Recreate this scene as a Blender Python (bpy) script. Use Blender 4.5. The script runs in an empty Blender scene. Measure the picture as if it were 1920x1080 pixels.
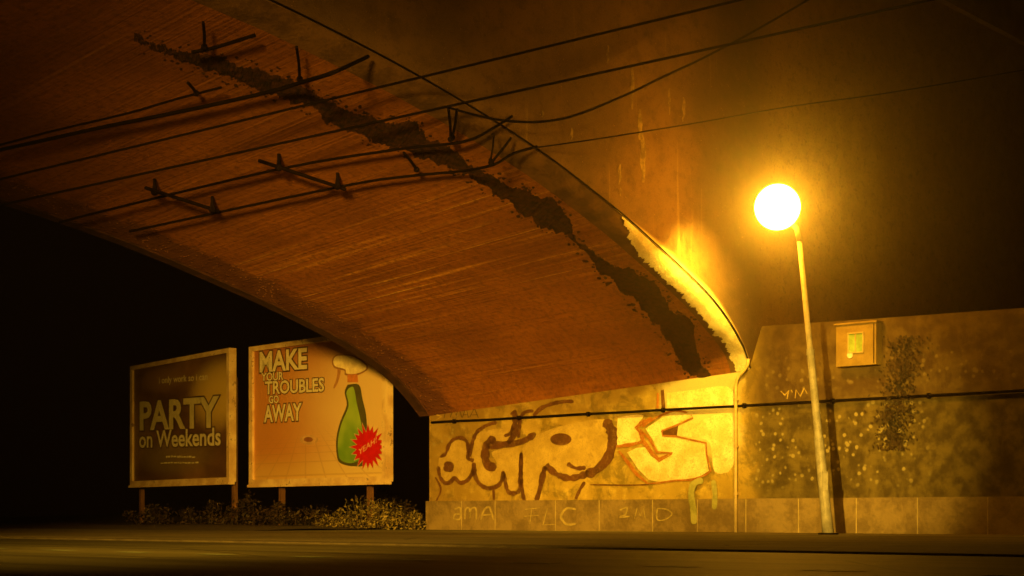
import bpy, math, random
import numpy as np
from mathutils import Vector, noise
random.seed(7)
SC = bpy.context.scene
C = SC.collection

# ------------------------------------------------------------------ camera, world, exposure
F, VH, EYE = 3000.0, 965.0, 0.354          # focal length and horizon in photo pixels, eye height above the road
cam_d = bpy.data.cameras.new('camera'); cam = bpy.data.objects.new('camera', cam_d); C.objects.link(cam)
cam_d.sensor_width = 36.0; cam_d.lens = 36.0*F/1920.0
cam_d.shift_y = (VH-540.0)/1920.0
cam_d.clip_start = 0.05; cam_d.clip_end = 2000
cam.location = (0, 0, EYE); cam.rotation_euler = (math.radians(90), 0, 0)
SC.camera = cam
w = bpy.data.worlds.new('World'); SC.world = w; w.use_nodes = True
bg = w.node_tree.nodes['Background']
bg.inputs['Color'].default_value = (0.9, 0.25, 0.08, 1); bg.inputs['Strength'].default_value = 0.0012
SC.view_settings.view_transform = 'Standard'; SC.view_settings.look = 'None'
SC.view_settings.exposure = 0; SC.view_settings.gamma = 1
SC.cycles.use_denoising = True
SC.cycles.max_bounces = 6; SC.cycles.volume_bounces = 0
SC.cycles.sample_clamp_indirect = 4

SODIUM = (1.0, 0.40, 0.016)
LAMP_A = Vector((4.48, 27.0, 5.19+EYE)); L_GLOBE = 130.0
LAMP_B = Vector((-4.5, -2.0, 5.0)); P_SPOT = 125000.0
P_ADDED = 110000.0
HAZE = 0.0058
P_A = 3300.0

# ------------------------------------------------------------------ bridge frame: t along the road, s out from the wall
L0 = Vector((-1.86, 36.0, 0)); D = Vector((1.13, -1.0, 0)).normalized(); S = Vector((D.y, -D.x, 0))
T = 8.5
def P(t, s, z): return L0 + D*t + S*s + Vector((0, 0, z+EYE))      # z measured from the eye, so ground is at -EYE
def ray(u, v): return Vector(((u-960)/F, 1.0, (VH-v)/F))
def on_s(u, v, s0=0.0):                                            # pixel -> (t, z) on a vertical plane beside the road
    r = ray(u, v); Y = (s0+L0.dot(S))/(r.x*S.x+r.y*S.y)
    p = Vector((r.x*Y, Y, 0))-L0; return p.dot(D), r.z*Y
def on_t(u, v, t0):                                                # pixel -> (s, z) on a plane across the road
    r = ray(u, v); Y = (t0+L0.dot(D))/(r.x*D.x+r.y*D.y)
    p = Vector((r.x*Y, Y, 0))-L0; return p.dot(S), r.z*Y
def pchip(xs, ys):
    xs = np.array(xs, float); ys = np.array(ys, float); h = np.diff(xs); dl = np.diff(ys)/h
    m = np.zeros_like(xs); m[0] = dl[0]*1.3; m[-1] = 0
    for i in range(1, len(xs)-1):
        m[i] = 0 if dl[i-1]*dl[i] <= 0 else (h[i-1]+h[i])/(h[i-1]/dl[i]+h[i]/dl[i-1])
    def f(x):
        i = min(max(int(np.searchsorted(xs, x))-1, 0), len(xs)-2); u = (x-xs[i])/h[i]
        return float((2*u**3-3*u**2+1)*ys[i]+(u**3-2*u**2+u)*h[i]*m[i]+(-2*u**3+3*u**2)*ys[i+1]+(u**3-u**2)*h[i]*m[i+1])
    return f
CROWN = 17.0
_near = pchip([0, .12, .38, 1.05, 2.17, 3.0, 3.7, 4.83, 5.85, 7.6, 9.9, 12.5, 17], [2.76, 3.0, 3.29, 3.82, 4.38, 4.73, 5.02, 5.42, 5.75, 6.2, 6.65, 7.0, 7.25])
_far = pchip([0, .2, .59, 1.25, 2.03, 3.2, 4.5, 5.77, 6.95, 8.34, 11, 14, 17], [2.22, 2.42, 2.76, 3.18, 3.53, 3.93, 4.30, 4.62, 4.90, 5.19, 5.6, 5.9, 6.0])
def zn(s): s = CROWN-abs(CROWN-s); return _near(max(s, 0))
def zf(s): s = CROWN-abs(CROWN-s); return _far(max(s, 0))
BEV = 0.42                                                          # depth of the bevelled arch edge along t
def bevel_drop(s):
    s = CROWN-abs(CROWN-s); k = min(max(s/1.0, 0), 1); return 0.05+0.17*k*k*(3-2*k)
def zi(s): return zn(s)-bevel_drop(s)                               # inner edge of the bevel
def zsoff(s, t):
    k = min(max(t/(T-BEV), 0), 1); return zf(s)*(1-k)+zi(s)*k
def on_soffit(u, v, gap=0.0):
    r = ray(u, v); Y = 8.0; 
    def g(Y):
        p = Vector((r.x*Y, Y, 0))-L0; s, t = p.dot(S), p.dot(D)
        if s < 0: return 1.0
        return r.z*Y-zsoff(s, t)+gap
    while Y < 45:
        if g(Y) > 0: break
        Y += .05
    a, b = Y-.05, Y
    for _ in range(25):
        m = (a+b)/2
        if g(m) > 0: b = m
        else: a = m
    p = Vector((r.x*a, a, 0))-L0
    return p.dot(D), p.dot(S), r.z*a
SS = [0, .03, .08, .14, .22, .32, .45, .6, .8, 1.0, 1.25, 1.5, 1.8, 2.1, 2.5, 3, 3.5, 4, 4.6, 5.2, 6, 7, 8, 9, 10, 11.5, 13, 15, 17]
SS = SS+[34-x for x in reversed(SS[:-1])]

# ------------------------------------------------------------------ materials
class M:
    def __init__(s, name):
        s.m = bpy.data.materials.new(name); s.m.use_nodes = True; s.t = s.m.node_tree; s.n = s.t.nodes; s.l = s.t.links
        s.b = s.n['Principled BSDF']; s.out = s.n['Material Output']
        s.tc = s.n.new('ShaderNodeTexCoord')
    def node(s, kind, **kw):
        x = s.n.new(kind)
        for k, v in kw.items():
            if isinstance(k, str) and hasattr(x, k): setattr(x, k, v)
        return x
    def put(s, sock, v):
        if isinstance(v, bpy.types.NodeSocket): s.l.new(v, sock)
        elif isinstance(v, (tuple, list)): sock.default_value = tuple(v)+((1,) if len(v) == 3 and sock.type == 'RGBA' else ())
        else: sock.default_value = v
    def coord(s, src='Object', sc=(1, 1, 1), off=(0, 0, 0)):
        mp = s.n.new('ShaderNodeMapping'); s.l.new(s.tc.outputs[src], mp.inputs[0])
        mp.inputs['Scale'].default_value = sc; mp.inputs['Location'].default_value = off; return mp.outputs[0]
    def noise(s, co, scale, detail=4, rough=.55, dist=0):
        x = s.n.new('ShaderNodeTexNoise'); s.l.new(co, x.inputs['Vector'])
        x.inputs['Scale'].default_value = scale; x.inputs['Detail'].default_value = detail
        x.inputs['Roughness'].default_value = rough; x.inputs['Distortion'].default_value = dist; return x.outputs['Fac']
    def voro(s, co, scale, feature='F1', rand=1.0):
        x = s.n.new('ShaderNodeTexVoronoi'); x.feature = feature; s.l.new(co, x.inputs['Vector'])
        x.inputs['Scale'].default_value = scale; x.inputs['Randomness'].default_value = rand; return x
    def ramp(s, v, a, b, lo=0.0, hi=1.0):
        x = s.n.new('ShaderNodeMapRange'); x.interpolation_type = 'SMOOTHSTEP'; s.put(x.inputs[0], v)
        for i, q in enumerate((a, b, lo, hi)): x.inputs[i+1].default_value = q
        return x.outputs[0]
    def math(s, op, a, b=0.0):
        x = s.n.new('ShaderNodeMath'); x.operation = op; s.put(x.inputs[0], a); s.put(x.inputs[1], b); return x.outputs[0]
    def mix(s, f, a, b):
        x = s.n.new('ShaderNodeMix'); x.data_type = 'RGBA'; s.put(x.inputs[0], f); s.put(x.inputs[6], a); s.put(x.inputs[7], b); return x.outputs[2]
    def sep(s, co):
        x = s.n.new('ShaderNodeSeparateXYZ'); s.l.new(co, x.inputs[0]); return x.outputs
    def fin(s, col, rough=.85, bump=None, bs=.3, bd=.02, metal=0):
        s.put(s.b.inputs['Base Color'], col); s.put(s.b.inputs['Roughness'], rough); s.b.inputs['Metallic'].default_value = metal
        s.b.inputs['Specular IOR Level'].default_value = .3
        if bump is not None:
            x = s.n.new('ShaderNodeBump'); x.inputs['Strength'].default_value = bs; x.inputs['Distance'].default_value = bd
            s.l.new(bump, x.inputs['Height']); s.l.new(x.outputs[0], s.b.inputs['Normal'])
        return s.m
def rough_mat(name, a, b, scale=3, rough=.85, bs=.3, bd=.02, metal=0, sc=(1, 1, 1)):
    m = M(name); co = m.coord('Object', sc); n = m.noise(co, scale); n2 = m.noise(co, scale*7, 3)
    return m.fin(m.mix(m.ramp(m.math('ADD', m.math('MULTIPLY', n, .7), m.math('MULTIPLY', n2, .3)), .38, .62), a, b), rough, n2, bs, bd, metal)

def soffit_material():
    m = M('soffit_concrete'); co = m.coord('UV')
    big = m.noise(co, .55, 5, .6); fine = m.noise(co, 9, 5, .7)
    st = m.coord('UV', (6.0, .16, 1)); streak = m.noise(st, 1.0, 4, .6, .15)
    st2 = m.coord('UV', (17.0, .22, 1), (3, 7, 0)); streak2 = m.noise(st2, 1.0, 3, .6, .2)
    sx = m.sep(co)
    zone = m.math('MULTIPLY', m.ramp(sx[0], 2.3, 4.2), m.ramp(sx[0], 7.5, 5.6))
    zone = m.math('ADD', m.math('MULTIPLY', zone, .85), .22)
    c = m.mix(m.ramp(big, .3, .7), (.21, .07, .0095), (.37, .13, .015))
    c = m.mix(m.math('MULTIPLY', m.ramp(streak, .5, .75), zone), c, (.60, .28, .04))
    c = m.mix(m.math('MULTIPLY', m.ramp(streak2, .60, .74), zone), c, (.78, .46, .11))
    c = m.mix(m.math('MULTIPLY', m.ramp(streak, .48, .32), .4), c, (.20, .065, .012))
    c = m.mix(m.math('MULTIPLY', m.ramp(fine, .42, .66), .7), c, (.12, .04, .01))
    c = m.mix(m.math('MULTIPLY', m.ramp(m.noise(co, 2.2, 6, .75), .5, .68), .55), c, (.17, .06, .015))
    c = m.mix(m.math('MULTIPLY', m.ramp(m.noise(co, 38, 4, .8), .54, .7), .5), c, (.60, .28, .07))
    # cast joints of the concrete, across and along the vault
    jt = m.math('ABSOLUTE', m.math('SUBTRACT', m.math('FRACT', m.math('MULTIPLY', m.math('ADD', sx[0], m.math('MULTIPLY', big, .08)), .62)), .5))
    c = m.mix(m.math('MULTIPLY', m.ramp(jt, .012, .004), .35), c, (.12, .04, .02))
    # crumbly weathered strip toward the far opening
    vor = m.voro(co, 11).outputs['Distance']
    edge = m.ramp(m.math('ADD', sx[1], m.math('MULTIPLY', m.noise(co, 1.3, 5, .7), 1.6)), 1.75, 1.45)
    sp = m.mix(m.ramp(vor, .28, .12), (.13, .05, .025), (.55, .26, .12))
    sp = m.mix(m.ramp(m.noise(co, 2.2, 5), .42, .6), (.10, .035, .02), sp)
    c = m.mix(m.math('MULTIPLY', edge, .9), c, sp)
    hgt = m.math('ADD', m.math('MULTIPLY', fine, .5), m.math('MULTIPLY', streak2, .8))
    hgt = m.math('ADD', hgt, m.math('MULTIPLY', m.math('MULTIPLY', edge, m.ramp(vor, .4, .1)), 1.2))
    return m.fin(c, .9, hgt, .7, .04)
def facade_material():
    m = M('spandrel_render'); co = m.coord('UV'); sx = m.sep(co)
    big = m.noise(co, .5, 5, .6); med = m.noise(co, 2.6, 5, .65); fine = m.noise(co, 22, 5, .75)
    c = m.mix(m.ramp(big, .35, .65), (.105, .062, .028), (.17, .095, .04))
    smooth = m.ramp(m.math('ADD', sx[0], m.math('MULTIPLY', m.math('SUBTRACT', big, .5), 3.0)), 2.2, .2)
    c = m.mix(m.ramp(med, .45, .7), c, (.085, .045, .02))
    c = m.mix(smooth, c, m.mix(m.ramp(med, .35, .7), (.06, .034, .012), (.10, .055, .019)))  # darkened beside the arch edge to offset the lamp beam's glare
    c = m.mix(m.ramp(m.math('ADD', sx[0], m.math('MULTIPLY', m.math('SUBTRACT', med, .5), .8)), .1, -1.3), c, m.mix(m.ramp(med, .35, .7), (.20, .105, .025), (.27, .15, .04)))  # paler behind the lamp, its glow put into the colour
    drip = m.noise(m.coord('UV', (5.5, .28, 1)), 1.0, 4, .55, .3)
    c = m.mix(m.math('MULTIPLY', m.ramp(drip, .62, .72), m.math('SUBTRACT', .75, m.math('MULTIPLY', smooth, .6))), c, (.26, .17, .06))
    c = m.mix(m.math('MULTIPLY', m.ramp(fine, .52, .68), .55), c, (.045, .02, .01))
    g2 = m.noise(co, 45, 4, .85); c = m.mix(m.math('MULTIPLY', m.math('SUBTRACT', 1.0, smooth), m.ramp(g2, .5, .66)), c, (.21, .12, .045)); c = m.mix(m.math('MULTIPLY', m.ramp(m.noise(co, 6, 6, .8), .52, .64), .6), c, (.05, .024, .01))
    fl = m.voro(co, 13).outputs['Distance']
    c = m.mix(m.math('MULTIPLY', m.ramp(fl, .16, .08), m.ramp(med, .5, .62)), c, (.34, .2, .08))
    return m.fin(c, .9, m.math('ADD', fine, m.math('MULTIPLY', med, 1.5)), .5, .03)
def wall_material():
    # cream render under the bridge, darker block wall beyond the drain pipe, splashed with pale dots
    m = M('painted_wall'); co = m.coord('UV'); sx = m.sep(co)
    big = m.noise(co, .8, 5, .6); med = m.noise(co, 3.2, 5, .65); fine = m.noise(co, 26, 4, .7)
    cream = m.mix(m.ramp(big, .35, .65), (.34, .24, .04), (.50, .37, .075))
    cream = m.mix(m.math('MULTIPLY', m.ramp(med, .5, .68), .7), cream, (.64, .50, .12))
    dark = m.mix(m.ramp(med, .38, .65), (.06, .043, .012), (.15, .115, .03))
    jag = m.math('ADD', sx[0], m.math('MULTIPLY', m.math('SUBTRACT', med, .5), .9))
    blot = m.noise(co, 1.7, 6, .75, .5)
    cream = m.mix(m.math('MULTIPLY', m.ramp(blot, .48, .6), .75), cream, (.17, .13, .025))
    cream = m.mix(m.math('MULTIPLY', m.ramp(sx[0], 3.6, -.5), .5), cream, (.16, .09, .025))  # darker towards the far end, lamp falloff put into the colour
    right = m.ramp(jag, 8.25, 8.9)
    c = m.mix(right, cream, dark)
    # bright patch at the vault's spring, near the pipe: lamp's hot spot as colour
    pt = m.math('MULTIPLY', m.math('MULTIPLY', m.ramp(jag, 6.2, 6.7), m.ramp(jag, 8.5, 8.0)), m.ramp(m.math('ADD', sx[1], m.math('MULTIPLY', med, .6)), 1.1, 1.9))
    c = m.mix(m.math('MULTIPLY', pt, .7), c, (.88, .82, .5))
    top = m.ramp(m.math('ADD', sx[1], m.math('MULTIPLY', med, .25)), 2.62, 2.45)
    # dots
    v = m.voro(co, 7.0, 'F1', .9); dots = m.ramp(m.math('ADD', v.outputs['Distance'], m.math('MULTIPLY', m.noise(co, 9, 3), .35)), .50, .36)
    zone = m.math('MULTIPLY', m.math('MULTIPLY', m.ramp(sx[1], .35, .75), m.ramp(sx[1], 2.15, 1.9)), m.math('MULTIPLY', m.ramp(jag, 8.45, 8.75), m.ramp(jag, 12.6, 11.6)))
    keep = m.ramp(m.noise(co, 1.6, 3), .30, .45)
    zup = m.math('MULTIPLY', m.math('MULTIPLY', m.ramp(sx[1], 2.2, 2.4), m.ramp(sx[1], 3.1, 2.8)), m.math('MULTIPLY', right, .55))
    zl = m.math('MULTIPLY', m.math('MULTIPLY', m.ramp(sx[1], 1.2, 1.5), m.ramp(sx[1], 2.05, 1.95)), m.math('MULTIPLY', m.ramp(sx[0], 1.7, 1.0), .75))
    c = m.mix(m.math('MULTIPLY', m.math('MULTIPLY', dots, keep), m.math('ADD', zone, m.math('ADD', zup, zl))), c, (.32, .27, .11))
    # green, darker tint low down, dark speckle
    c = m.mix(m.math('MULTIPLY', m.ramp(m.math('ADD', sx[1], med), .55, .1), .5), c, (.12, .13, .035))
    c = m.mix(m.math('MULTIPLY', m.ramp(fine, .56, .7), .35), c, (.09, .05, .02))
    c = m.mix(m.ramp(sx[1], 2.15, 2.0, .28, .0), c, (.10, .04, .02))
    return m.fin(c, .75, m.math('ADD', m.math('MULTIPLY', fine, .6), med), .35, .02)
def ground_material(name, a, b, spec, streak=False, rough=.8):
    m = M(name); co = m.coord('UV'); n = m.noise(co, .35, 5, .6); f = m.noise(co, 30, 4, .75)
    c = m.mix(m.ramp(n, .35, .65), a, b)
    if streak:
        st = m.noise(m.coord('UV', (.05, 1.6, 1)), 1.0, 5, .65)
        c = m.mix(m.ramp(st, .42, .62), c, tuple(x*.45 for x in a))
        st = m.noise(m.coord('UV', (.035, 5.0, 1), (4, 2, 0)), 1.0, 4, .6)
        c = m.mix(m.math('MULTIPLY', m.ramp(st, .6, .7), .6), c, tuple(x*1.9 for x in b))
    c = m.mix(m.math('MULTIPLY', m.ramp(f, .5, .7), .5), c, spec)
    v = m.voro(m.coord('UV', (.22, .5, 1)), 1.0, 'DISTANCE_TO_EDGE'); c = m.mix(m.ramp(m.math('ADD', v.outputs['Distance'], m.math('MULTIPLY', f, .01)), .012, .008), c, (.012, .01, .006))
    pv = m.voro(m.coord('UV', (.12, .4, 1)), 1.0); c = m.mix(m.ramp(pv.outputs['Color'], .7, .72, 0, .5), c, tuple(x*.4 for x in a))
    return m.fin(c, rough, f, .5, .01)
def spray(name, a, b, under, amt=.6):
    m = M(name); co = m.coord('Object'); n = m.noise(co, 3, 4); f = m.noise(co, 30, 5, .8); p = m.noise(co, 7, 5, .7)
    c = m.mix(m.ramp(n, .35, .65), a, b)
    c = m.mix(m.math('MULTIPLY', m.ramp(f, .5, .62), amt), c, under); c = m.mix(m.math('MULTIPLY', m.ramp(p, .54, .66), amt), c, under)
    return m.fin(c, .75, f, .3, .01)
def flat(name, col, var=.15, rough=.8, scale=6, bs=.15):
    return rough_mat(name, tuple(x*(1-var) for x in col), tuple(min(1, x*(1+var)) for x in col), scale, rough, bs, .01)
MT = {}
MT['soffit'] = soffit_material(); MT['facade'] = facade_material(); MT['wall'] = wall_material()
MT['crumble'] = rough_mat('crumbling_tar', (.014, .006, .003), (.085, .028, .009), 11, .95, 1.0, .06)
MT['edge_dark'] = rough_mat('soot_black_edge', (.03, .012, .007), (.07, .028, .014), 4, .95, .5, .03)
MT['limewash'] = rough_mat('flaking_limewash', (.62, .52, .3), (.86, .78, .52), 5, .85, .6, .03)  # pale colour standing in for lamplight along the arch edge
MT['bevel'] = rough_mat('arch_edge_render', (.075, .04, .018), (.15, .08, .03), 2.5, .9, .5, .03)
MT['conc'] = rough_mat('old_concrete', (.16, .12, .07), (.26, .19, .11), 2, .9, .4, .03)
MT['plinth'] = rough_mat('plinth_stone', (.16, .115, .05), (.27, .2, .09), 2.2, .85, .4, .02)
MT['joint'] = flat('pale_joint', (.42, .34, .16))
MT['iron'] = flat('rusty_iron', (.008, .005, .004), .3, 1)
MT['iron'].node_tree.nodes['Principled BSDF'].inputs['Specular IOR Level'].default_value = .03
MT['pipe'] = rough_mat('drain_pipe_paint', (.45, .34, .15), (.62, .5, .25), 4, .6, .2, .01)
MT['pole'] = rough_mat('galvanised_pole', (.26, .24, .19), (.40, .37, .30), 7, .45, .15, .01)
MT['cable'] = flat('black_cable', (.006, .004, .003), .2, 1)
MT['cable'].node_tree.nodes['Principled BSDF'].inputs['Specular IOR Level'].default_value = .03
def frame_material():
    m = M('billboard_frame_paint'); co = m.coord('Object'); n = m.noise(co, 2.5, 4); f = m.noise(co, 5, 5, .7)
    c = m.mix(m.ramp(n, .35, .65), (.62, .42, .20), (.86, .68, .38)); c = m.mix(m.math('MULTIPLY', m.ramp(f, .60, .66), .85), c, (.16, .07, .03))
    return m.fin(c, .55, f, .3, .01)
MT['frame'] = frame_material()
MT['fpost'] = rough_mat('billboard_post_paint', (.14, .07, .03), (.22, .11, .05), 3, .6, .3, .01)
MT['back'] = flat('plywood_back', (.12, .08, .05))
MT['graf_dark'] = spray('brown_spray_paint', (.075, .028, .01), (.13, .05, .016), (.34, .22, .06), .35)
MT['graf_orange'] = spray('orange_spray_paint', (.30, .09, .012), (.42, .15, .02), (.60, .46, .12), .5)
MT['graf_fill'] = spray('cream_spray_paint', (.42, .31, .075), (.56, .43, .12), (.30, .20, .05), .6)
MT['graf_bright'] = spray('white_spray_paint', (.70, .60, .28), (.92, .86, .55), (.46, .35, .12), .6)
MT['graf_pale'] = rough_mat('thin_pale_spray_paint', (.30, .24, .09), (.48, .39, .15), 12, .7, .1, .005)
MT['graf_black'] = flat('black_spray_paint', (.04, .02, .012))
MT['graf_green'] = rough_mat('pale_green_wash', (.26, .27, .08), (.42, .42, .16), 4, .8)
MT['road'] = ground_material('asphalt', (.075, .07, .03), (.13, .12, .05), (.02, .016, .01), True, .6)
MT['pave'] = ground_material('pavement_asphalt', (.13, .11, .055), (.19, .16, .08), (.05, .04, .02), True, .8)
MT['kerb'] = rough_mat('kerb_stone', (.035, .028, .015), (.06, .05, .025), 4, .8)
MT['mark'] = rough_mat('worn_road_paint', (.12, .16, .09), (.36, .42, .26), 14, .6)
MT['earth'] = rough_mat('dark_earth', (.03, .02, .012), (.07, .045, .025), 3, .95, .8, .05)
MT['cabinet'] = rough_mat('cream_cabinet_paint', (.26, .18, .05), (.36, .26, .08), 4, .5, .1, .01)
MT['glass'] = flat('greenish_glass', (.34, .5, .12), .2, .4)
def leafmat(name, a, b):
    m = M(name); n = m.noise(m.coord('Object'), 2.3, 3); n2 = m.noise(m.coord('Object'), 16, 2)
    mm = m.fin(m.mix(m.ramp(m.math('ADD', m.math('MULTIPLY', n, .5), m.math('MULTIPLY', n2, .5)), .35, .65), a, b), .6)
    return mm
MT['leaf'] = leafmat('pale_leaves', (.012, .012, .004), (.27, .21, .065))
MT['leafd'] = leafmat('dark_leaves', (.01, .008, .004), (.06, .035, .015))
MT['stem'] = flat('brown_stem', (.06, .04, .02))
def emis(name, col, st):
    m = bpy.data.materials.new(name); m.use_nodes = True; b = m.node_tree.nodes['Principled BSDF']
    b.inputs['Base Color'].default_value = (.8, .8, .8, 1); b.inputs['Emission Color'].default_value = (*col, 1)
    b.inputs['Emission Strength'].default_value = st; return m
MT['globe'] = emis('lit_lamp_glass', SODIUM, L_GLOBE)
MT['lens'] = emis('lit_lamp_lens', SODIUM, 15.0)

# ------------------------------------------------------------------ mesh helpers
def link(name, verts, faces, mats, parent=None, loc=None, uvs=None, smooth=False, midx=None):
    """one mesh object; verts in world space, stored relative to its thing's base"""
    base = Vector(parent['_b']) if parent is not None and '_b' in parent else (Vector(loc) if loc is not None else Vector((0, 0, 0)))
    me = bpy.data.meshes.new(name); me.from_pydata([tuple(Vector(v)-base) for v in verts], [], faces)
    if uvs is not None:
        ul = me.uv_layers.new(name='UVMap')
        for lp in me.loops: ul.data[lp.index].uv = uvs[lp.vertex_index]
    for m in (mats if isinstance(mats, (list, tuple)) else [mats]): me.materials.append(m)
    if midx: 
        for p, i in zip(me.polygons, midx): p.material_index = i
    if smooth:
        for p in me.polygons: p.use_smooth = True
    me.update(); o = bpy.data.objects.new(name, me); C.objects.link(o)
    if parent is not None:
        o.parent = parent
        if '_b' in parent and parent.type == 'MESH': pass
        o['_b'] = tuple(base) if False else parent['_b']
    else:
        o.location = base; o['_b'] = tuple(base)
    return o
def thing(name, label, cat, loc, group=None):
    o = bpy.data.objects.new(name, None); C.objects.link(o); o.location = loc; o['_b'] = tuple(loc)
    o.empty_display_size = .2; tag(o, label, cat, group); return o
def tag(o, label, cat, group=None):
    o['label'] = label; o['category'] = cat
    if group: o['group'] = group
    return o
def struct(o, kind='structure'): o['kind'] = kind; return o
class MB:
    def __init__(s): s.v = []; s.f = []; s.uv = []; s.hasuv = False
    def add(s, vs, fs, uv=None):
        n = len(s.v); s.v += [Vector(x) for x in vs]; s.f += [tuple(i+n for i in f) for f in fs]
        s.uv += uv if uv else [(0, 0)]*len(vs)
        if uv: s.hasuv = True
    def box(s, o, a, b, c):                                          # corner and three edge vectors
        o, a, b, c = map(Vector, (o, a, b, c)); vs = [o, o+a, o+a+b, o+b, o+c, o+a+c, o+a+b+c, o+b+c]
        s.add(vs, [(0, 3, 2, 1), (4, 5, 6, 7), (0, 1, 5, 4), (1, 2, 6, 5), (2, 3, 7, 6), (3, 0, 4, 7)])
    def tube(s, pts, r, n=8, caps=True):
        pts = [Vector(p) for p in pts]; rs = r if isinstance(r, (list, tuple)) else [r]*len(pts)
        rings = []; prev = None
        for i, p in enumerate(pts):
            d = (pts[min(i+1, len(pts)-1)]-pts[max(i-1, 0)]).normalized()
            if prev is None: a = d.orthogonal().normalized()
            else: a = (prev-d*prev.dot(d)).normalized()
            prev = a; b = d.cross(a); rings.append([p+(a*math.cos(k*2*math.pi/n)+b*math.sin(k*2*math.pi/n))*rs[i] for k in range(n)])
        vs = [q for rg in rings for q in rg]; fs = []
        for i in range(len(pts)-1):
            for k in range(n): fs.append((i*n+k, i*n+(k+1) % n, (i+1)*n+(k+1) % n, (i+1)*n+k))
        if caps: fs += [tuple(range(n-1, -1, -1)), tuple((len(pts)-1)*n+k for k in range(n))]
        s.add(vs, fs)
    def sphere(s, c, r, nu=24, nv=14, sz=1.0):
        c = Vector(c); vs = [c+Vector((0, 0, r*sz))]; fs = []
        for j in range(1, nv):
            th = math.pi*j/nv
            for i in range(nu): vs.append(c+Vector((r*math.sin(th)*math.cos(2*math.pi*i/nu), r*math.sin(th)*math.sin(2*math.pi*i/nu), r*sz*math.cos(th))))
        vs.append(c-Vector((0, 0, r*sz)))
        for i in range(nu): fs.append((0, 1+i, 1+(i+1) % nu)); fs.append((len(vs)-1, 1+(nv-2)*nu+(i+1) % nu, 1+(nv-2)*nu+i))
        for j in range(nv-2):
            for i in range(nu): fs.append((1+j*nu+i, 1+(j+1)*nu+i, 1+(j+1)*nu+(i+1) % nu, 1+j*nu+(i+1) % nu))
        s.add(vs, fs)
    def prism(s, poly, off):                                         # extrude a flat polygon (world points) by off
        n = len(poly); off = Vector(off); vs = [Vector(p) for p in poly]+[Vector(p)+off for p in poly]
        s.add(vs, [tuple(range(n-1, -1, -1)), tuple(range(n, 2*n))]+[(i, (i+1) % n, n+(i+1) % n, n+i) for i in range(n)])
    def build(s, name, mat, parent=None, smooth=False, loc=None):
        return link(name, s.v, s.f, mat, parent, loc, s.uv if s.hasuv else None, smooth)
G = -EYE                                                             # road level, measured from the eye
PG = G+.018                                                          # pavement level
KS = 12.9                                                            # kerb line, metres out from the wall

# ------------------------------------------------------------------ ground
def sheet(name, t0, t1, s0, s1, z, mat, nt=1, ns=1):
    vs = []; uv = []; fs = []
    for i in range(nt+1):
        for j in range(ns+1):
            t = t0+(t1-t0)*i/nt; s = s0+(s1-s0)*j/ns; vs.append(P(t, s, z)); uv.append((t, s))
    for i in range(nt):
        for j in range(ns): a = i*(ns+1)+j; fs.append((a, a+1, a+ns+2, a+ns+1))
    return struct(link(name, vs, fs, mat, None, (0, 0, 0), uv))
sheet('road', -300, 300, -300, 300, G, MT['road'])
def slab(name, t0, t1, s0, s1, z, mat):
    vs = [P(t0, s0, z), P(t1, s0, z), P(t1, s1, z), P(t0, s1, z), P(t0, s0, G-.02), P(t1, s0, G-.02), P(t1, s1, G-.02), P(t0, s1, G-.02)]
    uv = [(t0, s0), (t1, s0), (t1, s1), (t0, s1)]*2
    return struct(link(name, vs, [(0, 3, 2, 1), (0, 1, 5, 4), (1, 2, 6, 5), (2, 3, 7, 6), (3, 0, 4, 7)], mat, None, (0, 0, 0), uv))
slab('pavement', -70, 60, -60, KS-.15, PG, MT['pave'])
slab('kerb', -70, 60, KS-.148, KS, PG+.003, MT['kerb'])
slab('pavement', -70, 60, 20.95, 60, PG, MT['pave'])
slab('kerb', -70, 60, 20.8, 20.948, PG+.003, MT['kerb'])
# earth bank beyond the bridge under the billboards
vs = []; fs = []; nx, ny = 60, 24
for i in range(nx+1):
    for j in range(ny+1):
        t = -.6-i*.5; s = 4.5-j*.8
        h = .02+.10*min(1, j/4)*(.4+noise.noise(Vector((t*.6, s*.6, 3)))*.8)+max(0, -s-2)*.03
        vs.append(P(t, s, PG+h*(1 if 0 < j else .2)))
for i in range(nx):
    for j in range(ny): a = i*(ny+1)+j; fs.append((a, a+1, a+ny+2, a+ny+1))
struct(link('earth_bank', vs, fs, MT['earth'], None, (0, 0, 0), None, True))
# worn lane dashes
mb = MB()
def marks(t0, t1, s0=16.78, s1=16.95): mb.add([P(t0, s0, G+.004), P(t1, s0, G+.004), P(t1, s1, G+.004), P(t0, s1, G+.004)], [(0, 1, 2, 3)])
def ground_ts(u, v, z):
    r = ray(u, v); Y = z/r.z; p = Vector((r.x*Y, Y, 0))-L0; return p.dot(D), p.dot(S)
a = ground_ts(360, 1060, G); b = ground_ts(452, 1062, G); c = ground_ts(566, 1068, G); d_ = ground_ts(680, 1072, G)
step = c[0]-a[0]; ln = min(b[0]-a[0], step*.55)
for k in range(-6, 5): marks(a[0]+step*k, a[0]+step*k+ln)
struct(mb.build('lane_marking', MT['mark'], None, False, (0, 0, 0)))

# ------------------------------------------------------------------ the bridge
br = thing('arch_bridge', 'broad flat concrete arch bridge with a reddish streaked vault spanning the street', 'bridge', P(T/2, 0, PG))
# soffit
vs = []; uv = []; fs = []
arc = [0.0]
for a, b in zip(SS, SS[1:]): arc.append(arc[-1]+math.hypot(b-a, zf(b)-zf(a)))
ts = [0+(T-BEV)*i/16 for i in range(17)]
for j, s in enumerate(SS):
    for t in ts: vs.append(P(t, s, zsoff(s, t))); uv.append((arc[j], t))
n = len(ts)
for j in range(len(SS)-1):
    for i in range(n-1): fs.append((j*n+i, j*n+i+1, (j+1)*n+i+1, (j+1)*n+i))
link('vault_soffit', vs, fs, MT['soffit'], br, None, uv, True)
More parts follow.
